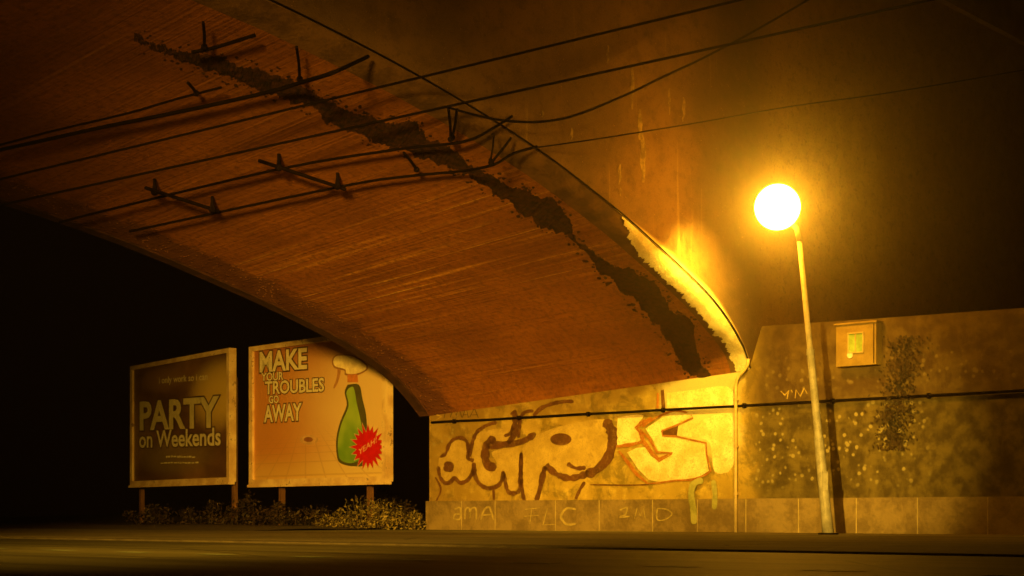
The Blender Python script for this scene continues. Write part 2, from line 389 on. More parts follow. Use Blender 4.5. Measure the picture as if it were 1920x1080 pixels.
# bevelled arch edge
vs = []; fs = []; uv = []
BT = [0, .25, .5, .75, 1]
for j, s in enumerate(SS):
    for k in BT:
        q = math.sin(k*math.pi/2)
        vs.append(P(T-BEV+BEV*k, s, zi(s)+(zn(s)-zi(s))*(1-math.sqrt(max(0, 1-k*k)))*.55+(zn(s)-zi(s))*k*.45)); uv.append((arc[j], k))
for j in range(len(SS)-1):
    for i in range(4): fs.append((j*5+i, j*5+i+1, (j+1)*5+i+1, (j+1)*5+i))
link('arch_edge', vs, fs, MT['bevel'], br, None, uv, True)
# spandrel wall (front)
TOPZ = 11.6
vs = []; fs = []; uv = []
FS = [-16, -12, -8, -4, -2, -1, -.001]+SS+[34.001, 35, 37, 40, 46, 52]
for s in FS:
    z0 = zn(s) if 0 <= s <= 34 else PG-.05
    for k in range(7): z = z0+(TOPZ-z0)*k/6; vs.append(P(T, s, z)); uv.append((s, z))
for j in range(len(FS)-1):
    for k in range(6): fs.append((j*7+k, (j+1)*7+k, (j+1)*7+k+1, j*7+k+1))
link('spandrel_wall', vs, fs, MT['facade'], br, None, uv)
# far spandrel, deck and parapets
vs = []; fs = []; uv = []
for s in FS:
    z0 = zf(s) if 0 <= s <= 34 else PG-.05
    for k in range(2): z = z0+(TOPZ-z0)*k; vs.append(P(0, s, z)); uv.append((s, z))
for j in range(len(FS)-1): fs.append((j*2, j*2+1, (j+1)*2+1, (j+1)*2))
link('rear_spandrel_wall', vs, fs, MT['facade'], br, None, uv)
mb = MB(); mb.box(P(-.15, -16, TOPZ), D*(T+.3), S*68, Vector((0, 0, .35))); mb.build('deck_slab', MT['conc'], br)
mb = MB(); mb.box(P(T-.25, -16, TOPZ+.35), D*.3, S*68, Vector((0, 0, .95))); mb.build('parapet', MT['conc'], br)
mb = MB(); mb.box(P(-.05, -16, TOPZ+.35), D*.3, S*68, Vector((0, 0, .95))); mb.build('parapet', MT['conc'], br)
# dark downstand lip at the far opening
vs = []; fs = []; uv = []
for j, s in enumerate(SS):
    ss = CROWN-abs(CROWN-s); k = min(1, ss/.5)
    w_ = .03
    a = zf(s)-w_*k
    sg = .12*k if s < CROWN else -.12*k
    vs += [P(-.02, s, zf(s)+.3), P(-.02, s+sg*w_*4, a), P(-.32, s+sg*w_*4, a), P(-.32, s, zf(s)+.3)]
for j in range(len(SS)-1):
    for k in range(4): fs.append((j*4+k, j*4+(k+1) % 4, (j+1)*4+(k+1) % 4, (j+1)*4+k))
link('rear_arch_lip', vs, fs, MT['edge_dark'], br, None)
# crumbling strip traced along the vault
def poly_interp(pts, n):
    pts = [Vector((p[0], p[1])) for p in pts]; ls = [0]
    for a, b in zip(pts, pts[1:]): ls.append(ls[-1]+(b-a).length)
    out = []
    for i in range(n):
        x = ls[-1]*i/(n-1); k = 0
        while k < len(ls)-2 and ls[k+1] < x: k += 1
        u = (x-ls[k])/(ls[k+1]-ls[k]); out.append(pts[k]*(1-u)+pts[k+1]*u)
    return out
upper = [(250, 62), (340, 88), (420, 108), (500, 128), (600, 178), (700, 220), (780, 225), (800, 262), (840, 278), (900, 318), (960, 345), (1020, 368), (1045, 378), (1068, 418), (1082, 446), (1108, 470), (1150, 498), (1190, 508), (1235, 538), (1258, 582), (1290, 598), (1304, 608), (1308, 655), (1333, 706)]
lower = [(250, 80), (340, 118), (420, 142), (490, 170), (580, 205), (650, 250), (720, 268), (760, 288), (830, 310), (870, 326), (930, 366), (985, 405), (1030, 430), (1062, 436), (1078, 460), (1100, 482), (1140, 525), (1180, 560), (1215, 592), (1240, 625), (1262, 660), (1280, 690), (1300, 709), (1310, 712)]
N = 1000
U = poly_interp(upper, N); Lw = poly_interp(lower, N)
vs = []; fs = []; R = 7
for i in range(N):
    jit = noise.fractal(Vector((i*.035, 1.7, 0)), .55, 2.3, 6)*9-1.5; jit2 = noise.fractal(Vector((i*.045, 9.7, 0)), .55, 2.3, 6)*8-2
    thin = 1.0
    for k in range(R):
        q = k/(R-1); uv_ = U[i]*(1-q)+Lw[i]*q
        uu = uv_.x+(jit*(1-q)-jit2*q)*.5; vv = uv_.y-(jit*(1-q)-jit2*q)
        t, s, z = on_soffit(uu, vv)
        drop = 0 if k in (0, R-1) else .006+.022*abs(noise.fractal(Vector((i*.12, k*1.1, 5)), .7, 2.1, 4))
        vs.append(P(t, s, zsoff(s, t)+(-.004 if k in (0, R-1) else -drop)))
for i in range(N-1):
    for k in range(R-1): fs.append((i*R+k, i*R+k+1, (i+1)*R+k+1, (i+1)*R+k))
for q in range(330):                                                 # loose flecks along both borders
    i = random.randrange(10, N-10); side = random.choice((U, Lw)); oth = Lw if side is U else U
    c_ = side[i]+(side[i]-oth[i]).normalized()*random.uniform(-1, 11)**1.0; rr_ = random.uniform(.8, 3.2); n0 = len(vs)
    for a in range(7):
        w_ = rr_*random.uniform(.5, 1.2); t, s_, z = on_soffit(c_.x+w_*1.5*math.cos(a*.9), c_.y+w_*math.sin(a*.9)); vs.append(P(t, s_, zsoff(s_, t)-.007-.00001*q))
    fs.append(tuple(range(n0, n0+7)))
link('crumbling_strip', vs, fs, MT['crumble'], br)
# pale stretch of the arch edge, lamplight put into the colour: on the bevel with a ragged inner border, and a band on the spandrel
def bevel_pt(s, k, out=.006):
    z = zi(s)+(zn(s)-zi(s))*(1-math.sqrt(max(0, 1-k*k)))*.55+(zn(s)-zi(s))*k*.45
    return P(T-BEV+BEV*k+out, s, z-out)
vs = []; fs = []; n = 400
for i in range(n):
    s = 3.95*(i/(n-1))**1.2+.005; q = i/(n-1)
    rag = .26+.24*noise.fractal(Vector((i*.06, 3, 0)), .6, 2.3, 6)+.8*max(0, (s-2.8)/1.15)**2
    lo = min(max(rag, .0), .97)
    for k in range(5): vs.append(bevel_pt(s, lo+(1-lo)*k/4))
for i in range(n-1):
    for k in range(4): fs.append((i*5+k, i*5+k+1, (i+1)*5+k+1, (i+1)*5+k))
link('limewashed_edge', vs, fs, MT['limewash'], br, None, None, True)
def edge_glow_material():
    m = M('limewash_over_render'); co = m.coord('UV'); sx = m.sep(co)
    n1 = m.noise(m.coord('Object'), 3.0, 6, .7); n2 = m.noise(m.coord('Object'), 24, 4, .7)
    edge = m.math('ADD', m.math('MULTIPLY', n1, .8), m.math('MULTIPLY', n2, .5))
    f = m.ramp(m.math('ADD', sx[1], m.math('MULTIPLY', m.math('SUBTRACT', edge, .65), .6)), .95, .0)  # pale fading outwards, the lamp's glow painted as colour
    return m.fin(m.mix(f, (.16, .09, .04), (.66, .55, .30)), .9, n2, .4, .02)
MT['wash'] = edge_glow_material()
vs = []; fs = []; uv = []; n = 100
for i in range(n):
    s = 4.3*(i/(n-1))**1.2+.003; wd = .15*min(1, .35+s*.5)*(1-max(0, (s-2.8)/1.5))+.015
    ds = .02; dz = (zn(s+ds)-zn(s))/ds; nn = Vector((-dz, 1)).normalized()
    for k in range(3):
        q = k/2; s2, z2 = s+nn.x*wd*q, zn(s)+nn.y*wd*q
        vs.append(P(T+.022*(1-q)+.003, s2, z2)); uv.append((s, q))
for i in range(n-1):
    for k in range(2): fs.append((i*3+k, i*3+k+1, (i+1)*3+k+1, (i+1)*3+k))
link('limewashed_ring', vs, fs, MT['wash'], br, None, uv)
# pale lime drips running down the spandrel
lime = rough_mat('lime_drip', (.12, .08, .03), (.30, .21, .08), 9)
for (u, v0, v1, wpx) in [(1186, 120, 205, 9), (1200, 205, 262, 12), (1205, 250, 342, 15), (1162, 308, 346, 7), (1164, 352, 368, 4), (1255, 165, 215, 6), (1282, 182, 228, 8), (1018, 205, 220, 5), (1072, 240, 262, 6), (1140, 85, 120, 5)]:
    L_, R_ = [], []
    for k in range(9):
        q = k/8; wv = wpx*.3*math.sin(math.pi*min(1, q+.12)*.88)*(1+.4*noise.noise(Vector((u, q*5, 0))))+.6
        dx = 3.0*noise.noise(Vector((u*.3, q*5.0, 2)))
        for sgn, arr in ((-1, L_), (1, R_)):
            s, z = on_t(u+dx+sgn*wv, v0+(v1-v0)*q, T+.006); arr.append(P(T+.006, s, z))
    m_ = len(L_); mb = MB(); mb.add(L_+R_, [(i, i+1, m_+i+1, m_+i) for i in range(m_-1)]); mb.build('lime_drip', lime, br)
# abutment on the other side of the street
mb = MB(); mb.box(P(-.3, 34.0, PG-.1), D*(T+.3), S*1.2, Vector((0, 0, 2.95))); mb.build('opposite_abutment', MT['conc'], br)
# thin cable clipped to the arris
mb = MB(); pts = [P(T+.03, s, zn(s)+.02) for s in [x*.25 for x in range(0, 54)]]; mb.tube(pts, .014, 6)
o = mb.build('edge_cable', MT['cable'], None, loc=P(T, 0, zn(0))); tag(o, 'thin dark cable following the curved front edge of the bridge arch', 'cable')

# ------------------------------------------------------------------ abutment wall with graffiti
WT = 22.0
rw = thing('retaining_wall', 'long graffiti covered wall under and beside the bridge, cream then dark', 'wall', P(0, 0, PG))
prof = [(0, zf(0)+.02)]
for i in range(1, 17): t = (T-BEV)*i/16; prof.append((t, zsoff(0, t)+.02))
prof += [(T, 2.78), (T+.28, 3.555), (T+3, 3.50), (T+8, 3.42), (WT, 3.4)]
bt = PG-.05
vs = []; fs = []; uv = []
for t, z in prof:
    for s in (0, -.55):
        for zz in (bt, z): vs.append(P(t, s, zz)); uv.append((t, zz))
# per station: 0 front-bottom 1 front-top 2 back-bottom 3 back-top
for i in range(len(prof)-1):
    a, b = i*4, i*4+4; fs += [(a, b, b+1, a+1), (a+1, b+1, b+3, a+3), (a+2, a+3, b+3, b+2)]
fs += [(0, 1, 3, 2), (len(vs)-4, len(vs)-2, len(vs)-1, len(vs)-3)]
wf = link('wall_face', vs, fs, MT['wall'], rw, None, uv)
PZ = on_s(1000, 938)[1]
mb = MB(); 
jt = [-.06]+[on_s(u, 960)[0] for u in (868, 931, 1044, 1126, 1226, 1310)]+[8.45, 9.6, 10.8, 12, 13.3, 14.7, 16, 18, 20, WT]
mb.box(P(-.06, .001, bt), D*(WT+.06), S*.055, Vector((0, 0, PZ-bt))); 
mb.box(P(-.06, -.6, bt), D*.06, S*.6, Vector((0, 0, PZ-bt)))
pl = mb.build('plinth', MT['plinth'], rw)
mb = MB()
for t in jt[1:-1]: mb.box(P(t, .0562, PG), D*.018, S*.003, Vector((0, 0, PZ-PG-.01)))
mb.build('plinth_joint', MT['joint'], pl)

def z2(x, y): return (760+x/2.909, 680+y/2.909)
def smooth_pts(pts, sub=5):
    out = []
    for i in range(len(pts)-1):
        p0 = Vector(pts[max(i-1, 0)]); p1 = Vector(pts[i]); p2 = Vector(pts[i+1]); p3 = Vector(pts[min(i+2, len(pts)-1)])
        for k in range(sub):
            u = k/sub; out.append(.5*((2*p1)+(p2-p0)*u+(2*p0-5*p1+4*p2-p3)*u*u+(3*p1-p0-3*p2+p3)*u**3))
    out.append(Vector(pts[-1])); return out
def stroke(mb, pts, wpx, lift=.006, sm=True, plane_s=0.0, conv=z2, jitter=.12):
    """a sprayed line on the wall, traced in zoomed picture units"""
    pts = smooth_pts(pts) if sm else [Vector(p) for p in pts]
    Lf, Rt = [], []; n = len(pts)
    for i, p in enumerate(pts):
        d = (pts[min(i+1, n-1)]-pts[max(i-1, 0)]); d = d.normalized() if d.length > 0 else Vector((1, 0))
        nn = Vector((-d.y, d.x)); w_ = wpx/2*(1+jitter*noise.noise(Vector((p.x*.05, p.y*.05, 1)))*2)
        if i in (0, n-1): w_ *= .45
        for sg, arr in ((-1, Lf), (1, Rt)):
            q = p+nn*w_*sg; t, z = on_s(*conv(q.x, q.y), plane_s); arr.append(P(t, plane_s+lift, z))
    mb.add(Lf+Rt, [(i, i+1, n+i+1, n+i) for i in range(n-1)])
def fill(mb, pts, lift=.003, sm=True, conv=z2, plane_s=0.0):
    pts = smooth_pts(list(pts)+[pts[0]], 3)[:-1] if sm else pts
    w3 = [on_s(*conv(p[0], p[1]), plane_s) for p in pts]
    mb.add([P(t, plane_s+lift, z) for t, z in w3], [tuple(range(len(w3)))])
# fills
mb = MB()
fill(mb, [(185, 520), (225, 500), (250, 445), (290, 420), (330, 440), (345, 500), (370, 540), (365, 600), (320, 650), (270, 628), (235, 650), (195, 620), (180, 570)])
fill(mb, [(370, 420), (400, 380), (450, 370), (500, 360), (560, 370), (600, 400), (560, 440), (470, 420), (440, 450), (430, 520), (460, 570), (500, 550), (470, 490), (540, 470), (600, 470), (625, 520), (620, 600), (615, 680), (560, 700), (535, 610), (500, 660), (430, 665), (385, 610), (365, 520)])
fill(mb, [(640, 470), (700, 410), (800, 360), (920, 330), (1040, 310), (1100, 320), (1130, 420), (1100, 520), (1020, 590), (920, 620), (830, 600), (770, 560), (735, 660), (710, 745), (640, 750), (632, 620)])
mb.build('graffiti_fill', MT['graf_fill'], wf)
mb = MB()
fill(mb, [(1340, 340), (1400, 300), (1480, 275), (1560, 285), (1560, 310), (1480, 345), (1400, 380), (1420, 405), (1500, 410), (1630, 440), (1640, 510), (1655, 590), (1600, 625), (1500, 640), (1390, 650), (1330, 640), (1270, 580), (1210, 490), (1260, 465), (1310, 460), (1340, 510), (1390, 540), (1450, 500), (1380, 480), (1350, 420), (1310, 360)], sm=False)
fill(mb, [(1430, 165), (1560, 150), (1760, 130), (1790, 235), (1620, 245), (1500, 250), (1430, 250)], lift=.0035)
fill(mb, [(1160, 300), (1240, 285), (1300, 290), (1265, 345), (1290, 420), (1200, 440), (1150, 440)], lift=.0035)
fill(mb, [(1510, 340), (1600, 320), (1780, 280), (1790, 560), (1690, 600), (1670, 480), (1640, 420), (1500, 395)], lift=.0032)
mb.build('graffiti_highlight', MT['graf_bright'], wf)
# brown outlines
mb = MB()
st = lambda pts, w_, sm=True: stroke(mb, pts, w_*1.3, .008, sm, 0.0, z2, .3)
st([(190, 515), (222, 495), (238, 450), (262, 420), (300, 410), (335, 428), (345, 475), (342, 520), (375, 535)], 15)
st([(180, 565), (190, 620), (215, 655), (245, 652), (270, 630), (300, 655), (335, 645), (360, 615), (372, 590)], 17)
st([(215, 565), (235, 552), (255, 565), (245, 582), (222, 580), (215, 565)], 20)
st([(350, 515), (362, 460), (372, 420), (395, 375), (450, 340), (500, 325)], 15)
st([(375, 545), (378, 600), (400, 655), (450, 685), (505, 672), (530, 635), (535, 590)], 18)
st([(535, 600), (548, 660), (565, 705), (600, 712), (625, 690), (630, 620), (632, 560), (634, 490)], 18)
st([(495, 415), (455, 430), (438, 475), (440, 535), (465, 568), (495, 555)], 34)
st([(440, 455), (520, 448), (600, 440), (660, 420), (712, 385)], 26)
st([(560, 440), (590, 400), (598, 340), (600, 290), (585, 265)], 26)
st([(540, 400), (575, 385), (590, 350)], 14)
st([(618, 410), (622, 360), (630, 300), (655, 270), (700, 262)], 16)
st([(632, 490), (632, 600), (640, 700), (660, 765), (715, 762)], 15)
st([(715, 755), (735, 690), (750, 620), (765, 565)], 20)
st([(765, 560), (790, 580), (830, 610), (900, 630), (980, 610), (1000, 590)], 26)
st([(885, 550), (930, 575), (985, 572)], 16)
st([(1090, 312), (1125, 370), (1130, 440), (1105, 520), (1050, 580), (985, 612)], 38)
st([(930, 745), (950, 700), (980, 650)], 13)
st([(700, 290), (740, 250), (800, 225), (870, 212), (920, 212)], 16)
st([(165, 625), (195, 690), (170, 755)], 7); st([(482, 690), (485, 750)], 10)
st([(1010, 665), (1200, 668), (1330, 665)], 5)
fill(mb, [(850+58*math.cos(a*math.pi/8), 418+33*math.sin(a*math.pi/8)) for a in range(16)], .009)
fill(mb, [(1395, 372), (1490, 345), (1482, 402), (1410, 402)], .009, False)
fill(mb, [(1395, 150), (1412, 148), (1420, 250), (1400, 252)], .009, False)
mb.build('graffiti_outline', MT['graf_dark'], wf)
mb = MB(); st = lambda pts, w_, sm=True: stroke(mb, pts, w_, .011, sm)
st([(1150, 458), (1220, 450), (1300, 432)], 22, False)
st([(1345, 300), (1290, 330), (1262, 355), (1285, 375), (1300, 430), (1345, 490), (1385, 530), (1455, 495)], 24, False)
st([(1290, 375), (1330, 410), (1375, 490), (1460, 492)], 14, False)
st([(1165, 480), (1220, 550), (1265, 610), (1325, 660)], 20, False)
st([(1325, 660), (1390, 655), (1475, 642), (1560, 640), (1640, 612), (1668, 590), (1645, 500), (1642, 438), (1560, 420), (1480, 402), (1405, 398), (1402, 372), (1490, 338), (1570, 300), (1560, 284)], 10, False)
st([(1295, 350), (1345, 315), (1400, 285), (1470, 262), (1540, 272)], 12)
st([(1380, 165), (1378, 250)], 30, False)
mb.build('graffiti_arrow', MT['graf_orange'], wf)
# black scrawl above the cable
mb = MB(); st = lambda pts, w_, sm=False: stroke(mb, pts, w_, .007, sm)
st([(200, 262), (240, 258)], 9); st([(222, 262), (212, 302)], 9)
st([(245, 300), (262, 252), (278, 288), (295, 246), (308, 298)], 9); st([(312, 300), (332, 244), (345, 300)], 9); st([(318, 285), (343, 283)], 7)
st([(352, 298), (378, 248), (400, 302)], 9); st([(362, 285), (395, 284)], 7)
mb.build('wall_scrawl', MT['graf_black'], wf)
mb = MB()
st([(195, 262), (168, 268), (175, 285), (198, 295), (170, 312)], 9)
st([(1215+0, 60), (1218, 62)], 2)
cv = lambda x, y: (x, y)
for pts in ([(1464, 733), (1472, 741), (1479, 732), (1476, 748)], [(1484, 731), (1486, 736)], [(1491, 747), (1493, 731), (1501, 743), (1508, 728), (1514, 738)]): stroke(mb, pts, 3.2, .007, False, 0, cv)
mb.build('pale_scrawl', MT['graf_fill'], wf)
mb = MB(); st = lambda pts, w_, sm=True: stroke(mb, pts, w_, .006, sm, .056)
st([(270, 800), (300, 792), (300, 850), (268, 852), (272, 828), (300, 826)], 9)
st([(325, 855), (330, 800), (350, 795), (352, 850)], 9); st([(352, 850), (358, 800), (385, 795), (388, 855)], 9)
st([(412, 858), (430, 805), (460, 790), (482, 858)], 10); st([(420, 832), (475, 828)], 8)
st([(655, 800), (735, 792)], 11, False); st([(690, 798), (680, 880)], 11, False); st([(650, 838), (728, 832)], 9, False)
st([(775, 795), (752, 885), (815, 882)], 10, False)
st([(932, 800), (880, 796), (850, 838), (880, 882), (930, 878)], 12)
st([(1170, 805), (1210, 790), (1200, 830), (1170, 842), (1225, 838)], 9)
st([(1250, 850), (1265, 795), (1282, 835), (1300, 795), (1310, 850)], 8, False)
st([(1375, 795), (1425, 800), (1455, 825), (1420, 855), (1375, 855), (1375, 795)], 7)
mb.build('plinth_scrawl', MT['graf_pale'], pl)
mb = MB(); stroke(mb, [(1625, 640), (1575, 660), (1560, 720), (1572, 800), (1575, 880)], 34, .006, True, .056)
stroke(mb, [(1680, 640), (1690, 720), (1685, 800)], 26, .006, True, .056)
mb.build('green_smear', MT['graf_green'], pl)

# conduit along the wall, drain pipe, cabinet
a = on_s(812, 792, .06); b = on_s(1740, 742, .06); sl = (b[1]-a[1])/(b[0]-a[0])
pp = []
for i in range(60):
    t = a[0]-.05+(WT-.3-a[0])*i/59; pp.append(P(t, .06, a[1]+sl*(t-a[0])+.01*noise.noise(Vector((t*.8, 0, 0)))))
cd = thing('wall_conduit', 'long dark conduit fixed level along the graffiti wall above the lettering', 'conduit', P(a[0], .05, a[1]))
mb = MB(); mb.tube(pp, .026, 8); mb.build('conduit_tube', MT['cable'], cd, True)
for i in range(9):
    t = .8+i*1.9; mb = MB(); z = a[1]+sl*(t-a[0]); mb.box(P(t, .004, z-.045), D*.04, S*.09, Vector((0, 0, .09))); mb.build('clamp', MT['iron'], cd)
dp = thing('drain_pipe', 'pale vertical drain pipe running down the wall from the foot of the arch', 'pipe', P(on_s(1385, 990)[0], .08, PG))
tp = on_s(1385, 720)[0]
mb = MB(); pts = [P(tp, .1, PG), P(tp, .1, .6), P(tp, .1, 1.6), P(tp, .1, 2.45), P(tp+.02, .1, 2.56), P(tp+.09, .1, 2.66), P(tp+.2, .1, 2.74), P(tp+.27, .1, 2.84), P(tp+.28, .1, 2.95)]
mb.tube(pts, .032, 10); mb.build('pipe_tube', MT['pipe'], dp, True)
for z in (.4, 1.3, 2.2):
    mb = MB(); mb.tube([P(tp, .1, z-.025), P(tp, .1, z+.025)], .042, 10); mb.box(P(tp-.02, .004, z-.02), D*.04, S*.1, Vector((0, 0, .04))); mb.build('bracket', MT['pipe'], dp)
# cabinet on the wall
c0 = on_s(1568, 688, .2); c1 = on_s(1643, 604, .2)
cb = thing('wall_cabinet', 'pale square metal cabinet mounted high on the wall right of the lamp post', 'cabinet', P(c0[0], .004, c0[1]))
W_, H_ = c1[0]-c0[0], c1[1]-c0[1]
mb = MB(); mb.box(P(c0[0], .004, c0[1]), D*W_, S*.2, Vector((0, 0, H_))); mb.build('cabinet_body', MT['cabinet'], cb)
mb = MB(); mb.box(P(c0[0]-.03, .004, c1[1]), D*(W_+.06), S*.24, Vector((0, 0, .03))); mb.build('cabinet_roof', MT['cabinet'], cb)
x0, x1, zb, zt = c0[0]+W_*.30, c0[0]+W_*.70, c0[1]+H_*.30, c0[1]+H_*.80
mb = MB(); mb.box(P(x0, .204, zb), D*(x1-x0), S*.004, Vector((0, 0, zt-zb))); gl = mb.build('window_pane', MT['glass'], cb)
mb = MB()
for f_ in (0, .48, 1): mb.box(P(x0+(x1-x0-.025)*f_, .209, zb), D*.025, S*.012, Vector((0, 0, zt-zb)))
mb.box(P(x0, .2225, zb), D*(x1-x0), S*.008, Vector((0, 0, .025))); mb.box(P(x0, .2225, zt-.025), D*(x1-x0), S*.008, Vector((0, 0, .025)))
mb.build('window_frame', MT['pipe'], cb)
mb = MB(); cc = on_s(1594, 666, .21); mb.tube([P(cc[0], .205, cc[1]), P(cc[0], .225, cc[1])], .055, 14); mb.build('round_sticker', flat('white_sticker', (.75, .75, .7)), cb)
mb = MB(); mb.box(P(c0[0]+W_-.05, .2045, c0[1]+.02), D*.012, S*.01, Vector((0, 0, H_-.04))); mb.build('door_seam', MT['iron'], cb)

# ------------------------------------------------------------------ street lamps
def lamp_post(name, label, foot, top, head, mat_head, spot=False, grp=None, joint=None):
    o = thing(name, label, 'street lamp', foot, grp)
    foot, top, head = Vector(foot), Vector(top), Vector(head)
    mb = MB(); k = [0, .06, .32, .33, .62, .625, 1]; rr = [.10, .09, .083, .068, .062, .05, .042]
    mb.tube([foot.lerp(top, x) for x in k], rr, 14); mb.build('pole', MT['pole'], o, True)
    mb = MB(); mb.tube([foot-Vector((0, 0, .02)), foot+Vector((0, 0, .03))], .17, 14); mb.build('base_plate', MT['iron'], o)
    for q in (.325, .622): mb = MB(); p = foot.lerp(top, q); mb.tube([p-Vector((0, 0, .05)), p+Vector((0, 0, .05))], .08 if q < .5 else .066, 14); mb.build('collar', MT['pole'], o)
    mb = MB(); p = foot.lerp(top, .15); ax = Vector((-.35, -.93, 0)); mb.box(p+Vector((-.05, -.1, 0)), Vector((.1, 0, 0)), Vector((0, .03, 0)), Vector((0, 0, .32))); mb.build('service_door', MT['pole'], o)
    dv = head-top; arm = [top, top+Vector((dv.x*.12, dv.y*.12, dv.z*.35)), top+Vector((dv.x*.45, dv.y*.45, dv.z*.62)), head-dv*.12]
    mb = MB(); mb.tube(arm, [.05, .045, .04, .038], 10); mb.build('arm', MT['pole'], o, True)
    if not spot:
        mb = MB(); mb.sphere(head, .385, 48, 30); mb.build('lamp_globe', mat_head, o, True)
    else:
        mb = MB(); mb.sphere(head, .26, 20, 12, .45); mb.build('lamp_head', MT['pole'], o, True)
        mb = MB(); mb.sphere(head-Vector((0, 0, .06)), .2, 20, 12, .5); mb.build('lamp_lens', mat_head, o, True)
    return o
ft = Vector((ray(1553, 1000).x*27.0, 27.0, PG+EYE)); tpz = ray(1499, 452)
top = Vector((tpz.x*27, 27, tpz.z*27+EYE))
lamp_post('street_lamp', 'tall slender street lamp with a glaring yellow globe standing before the wall', ft, top, LAMP_A, MT['globe'])
lbf = Vector((-4.9, -2.6, PG+EYE))
lb = lamp_post('street_lamp', 'street lamp on the pavement behind the viewer facing the bridge', lbf, Vector((-4.9, -2.6, LAMP_B.z+.1)), LAMP_B+Vector((-.1, -.2, .3)), MT['lens'], True)
ld = bpy.data.lights.new('lamp_light', 'SPOT'); lo = bpy.data.objects.new('lamp_light', ld); C.objects.link(lo)
aim = LAMP_B+Vector((.052, 1, -.132))*33
ld.energy = P_SPOT; ld.color = (1.0, .49, .04); ld.spot_size = math.radians(29); ld.spot_blend = 1.0; ld.shadow_soft_size = 1.1
la = bpy.data.lights.new('lamp_light', 'SPOT'); loa = bpy.data.objects.new('lamp_light', la); C.objects.link(loa)   # downward beam of the globe lamp
la.energy = P_A; la.color = (1.0, .60, .04); la.spot_size = math.radians(78); la.spot_blend = 1.0; la.shadow_soft_size = .1
da = (P(3.2, 0, 1.3)-LAMP_A).normalized(); loa.location = LAMP_A+da*.42; loa.rotation_euler = da.to_track_quat('-Z', 'Y').to_euler()
ld_added = bpy.data.lights.new('lamp_light', 'SPOT'); lo_added = bpy.data.objects.new('lamp_light', ld_added); C.objects.link(lo_added)   # added spot beside that lamp, brings out the post's shadow on the wall
ld_added.energy = P_ADDED; ld_added.color = (1.0, .55, .05); ld_added.spot_size = math.radians(11); ld_added.spot_blend = 1.0; ld_added.shadow_soft_size = .12
lo_added.location = LAMP_B+Vector((.25, 0, 0)); aim2 = Vector((ray(1540, 830).x*28, 28, ray(1540, 830).z*28+EYE)); lo_added.rotation_euler = (aim2-lo_added.location).to_track_quat('-Z', 'Y').to_euler()
lo.location = LAMP_B; lo.rotation_euler = (aim-LAMP_B).to_track_quat('-Z', 'Y').to_euler()

# ------------------------------------------------------------------ wires under the vault
def under(u, v, gap=.16): t, s, z = on_soffit(u, v, gap); return P(t, s, z)
def front(u, v, ahead=.4): s, z = on_t(u, v, T+ahead); return P(T+ahead, s, z)
def wire(pts, r, label, cat='wire', name='overhead_wire', sub=4):
    q = []
    for i in range(len(pts)-1):
        p0 = pts[max(i-1, 0)]; p1 = pts[i]; p2 = pts[i+1]; p3 = pts[min(i+2, len(pts)-1)]
        for k in range(sub): u = k/sub; q.append(.5*((2*p1)+(p2-p0)*u+(2*p0-5*p1+4*p2-p3)*u*u+(3*p1-p0-3*p2+p3)*u**3))
    q.append(pts[-1]); mb = MB(); mb.tube(q, r, 6)
    o = mb.build(name, MT['cable'], None, loc=pts[0]); tag(o, label, cat, 'contact wires and rods under the arch'); return o
A = .022
wire([under(243, 434), under(628, 352), under(760, 331), under(864, 321), front(925, 309, .12), front(962, 288, .12), front(1007, 275, .15)], A, 'lowest dark rod under the vault, bending up to the arch edge at its right end')
wire([under(110, 418), under(165, 403), under(514, 319), under(746, 280), under(868, 266), front(925, 240, .12), front(960, 218, .15)], A, 'second rod from the bottom under the vault, holding the crossbar ends')
def surf_y(u, v):
    t, s_, z = on_soffit(u, v)
    if s_ > 0 and t < T-.2 and P(t, s_, z).y < 44: return P(t, s_, z).y
    s_, z = on_t(u, v, T); return P(T, s_, z).y
def straight(a, b, ga=.2, ahead=1.2, n=12):
    for k in range(30):                                              # hang it low enough to clear the arch edge all along
        p, q = under(a[0], a[1], ga+.07*k), front(b[0], b[1], ahead+.35*k); ok = True
        for i in range(1, 20):
            x = p.lerp(q, i/20); u = 960+F*x.x/x.y; v = VH-F*(x.z-EYE)/x.y
            if x.y > surf_y(u, v)-.06: ok = False
        if ok: break
    return [p.lerp(q, -.45+2.5*i/n) for i in range(n+1)]
wire(straight((185, 344), (1300, 98)), .019, 'dark wire third from the bottom, running on past the arch over the spandrel')
wire(straight((190, 290), (1110, 67)), .018, 'dark wire fourth from the bottom, crossing the crumbling strip')
wire([under(-60, 294), under(60, 268), under(195, 238), under(350, 207), under(506, 172), under(566, 154, .3), front(620, 138, .6), front(660, 120, .3), front(690, 106, .15)], .03, 'topmost thick rod, curving up to the arch edge in the dark')
wire([under(-60, 288), under(90, 248), under(237, 213), under(330, 186), under(415, 164)], .018, 'short thin wire at the top left with a knob on its end')
wire([front(1009, 276, .15), front(1130, 259, .8), front(1308, 230, 1.6), front(1480, 200, 2.2), front(1640, 178, 3.0), front(1800, 152, 3.8), front(1960, 124, 4.6)], .011, 'hair thin wire rising right from the arch edge above the lamp')
wire([front(835, 200, .5), front(905, 219, .5), front(966, 228, .5), front(1027, 227, .5), front(1088, 213, .5), front(1182, 174, .5), front(1235, 148, .5), front(1320, 108, .6), front(1420, 55, .8), front(1540, -15, 1)], .02, 'slack cable hanging in a bow across the spandrel above the arch')
wire([under(360, 98), under(400, 90), under(478, 66)], .025, 'short dark rod end near the top left corner')
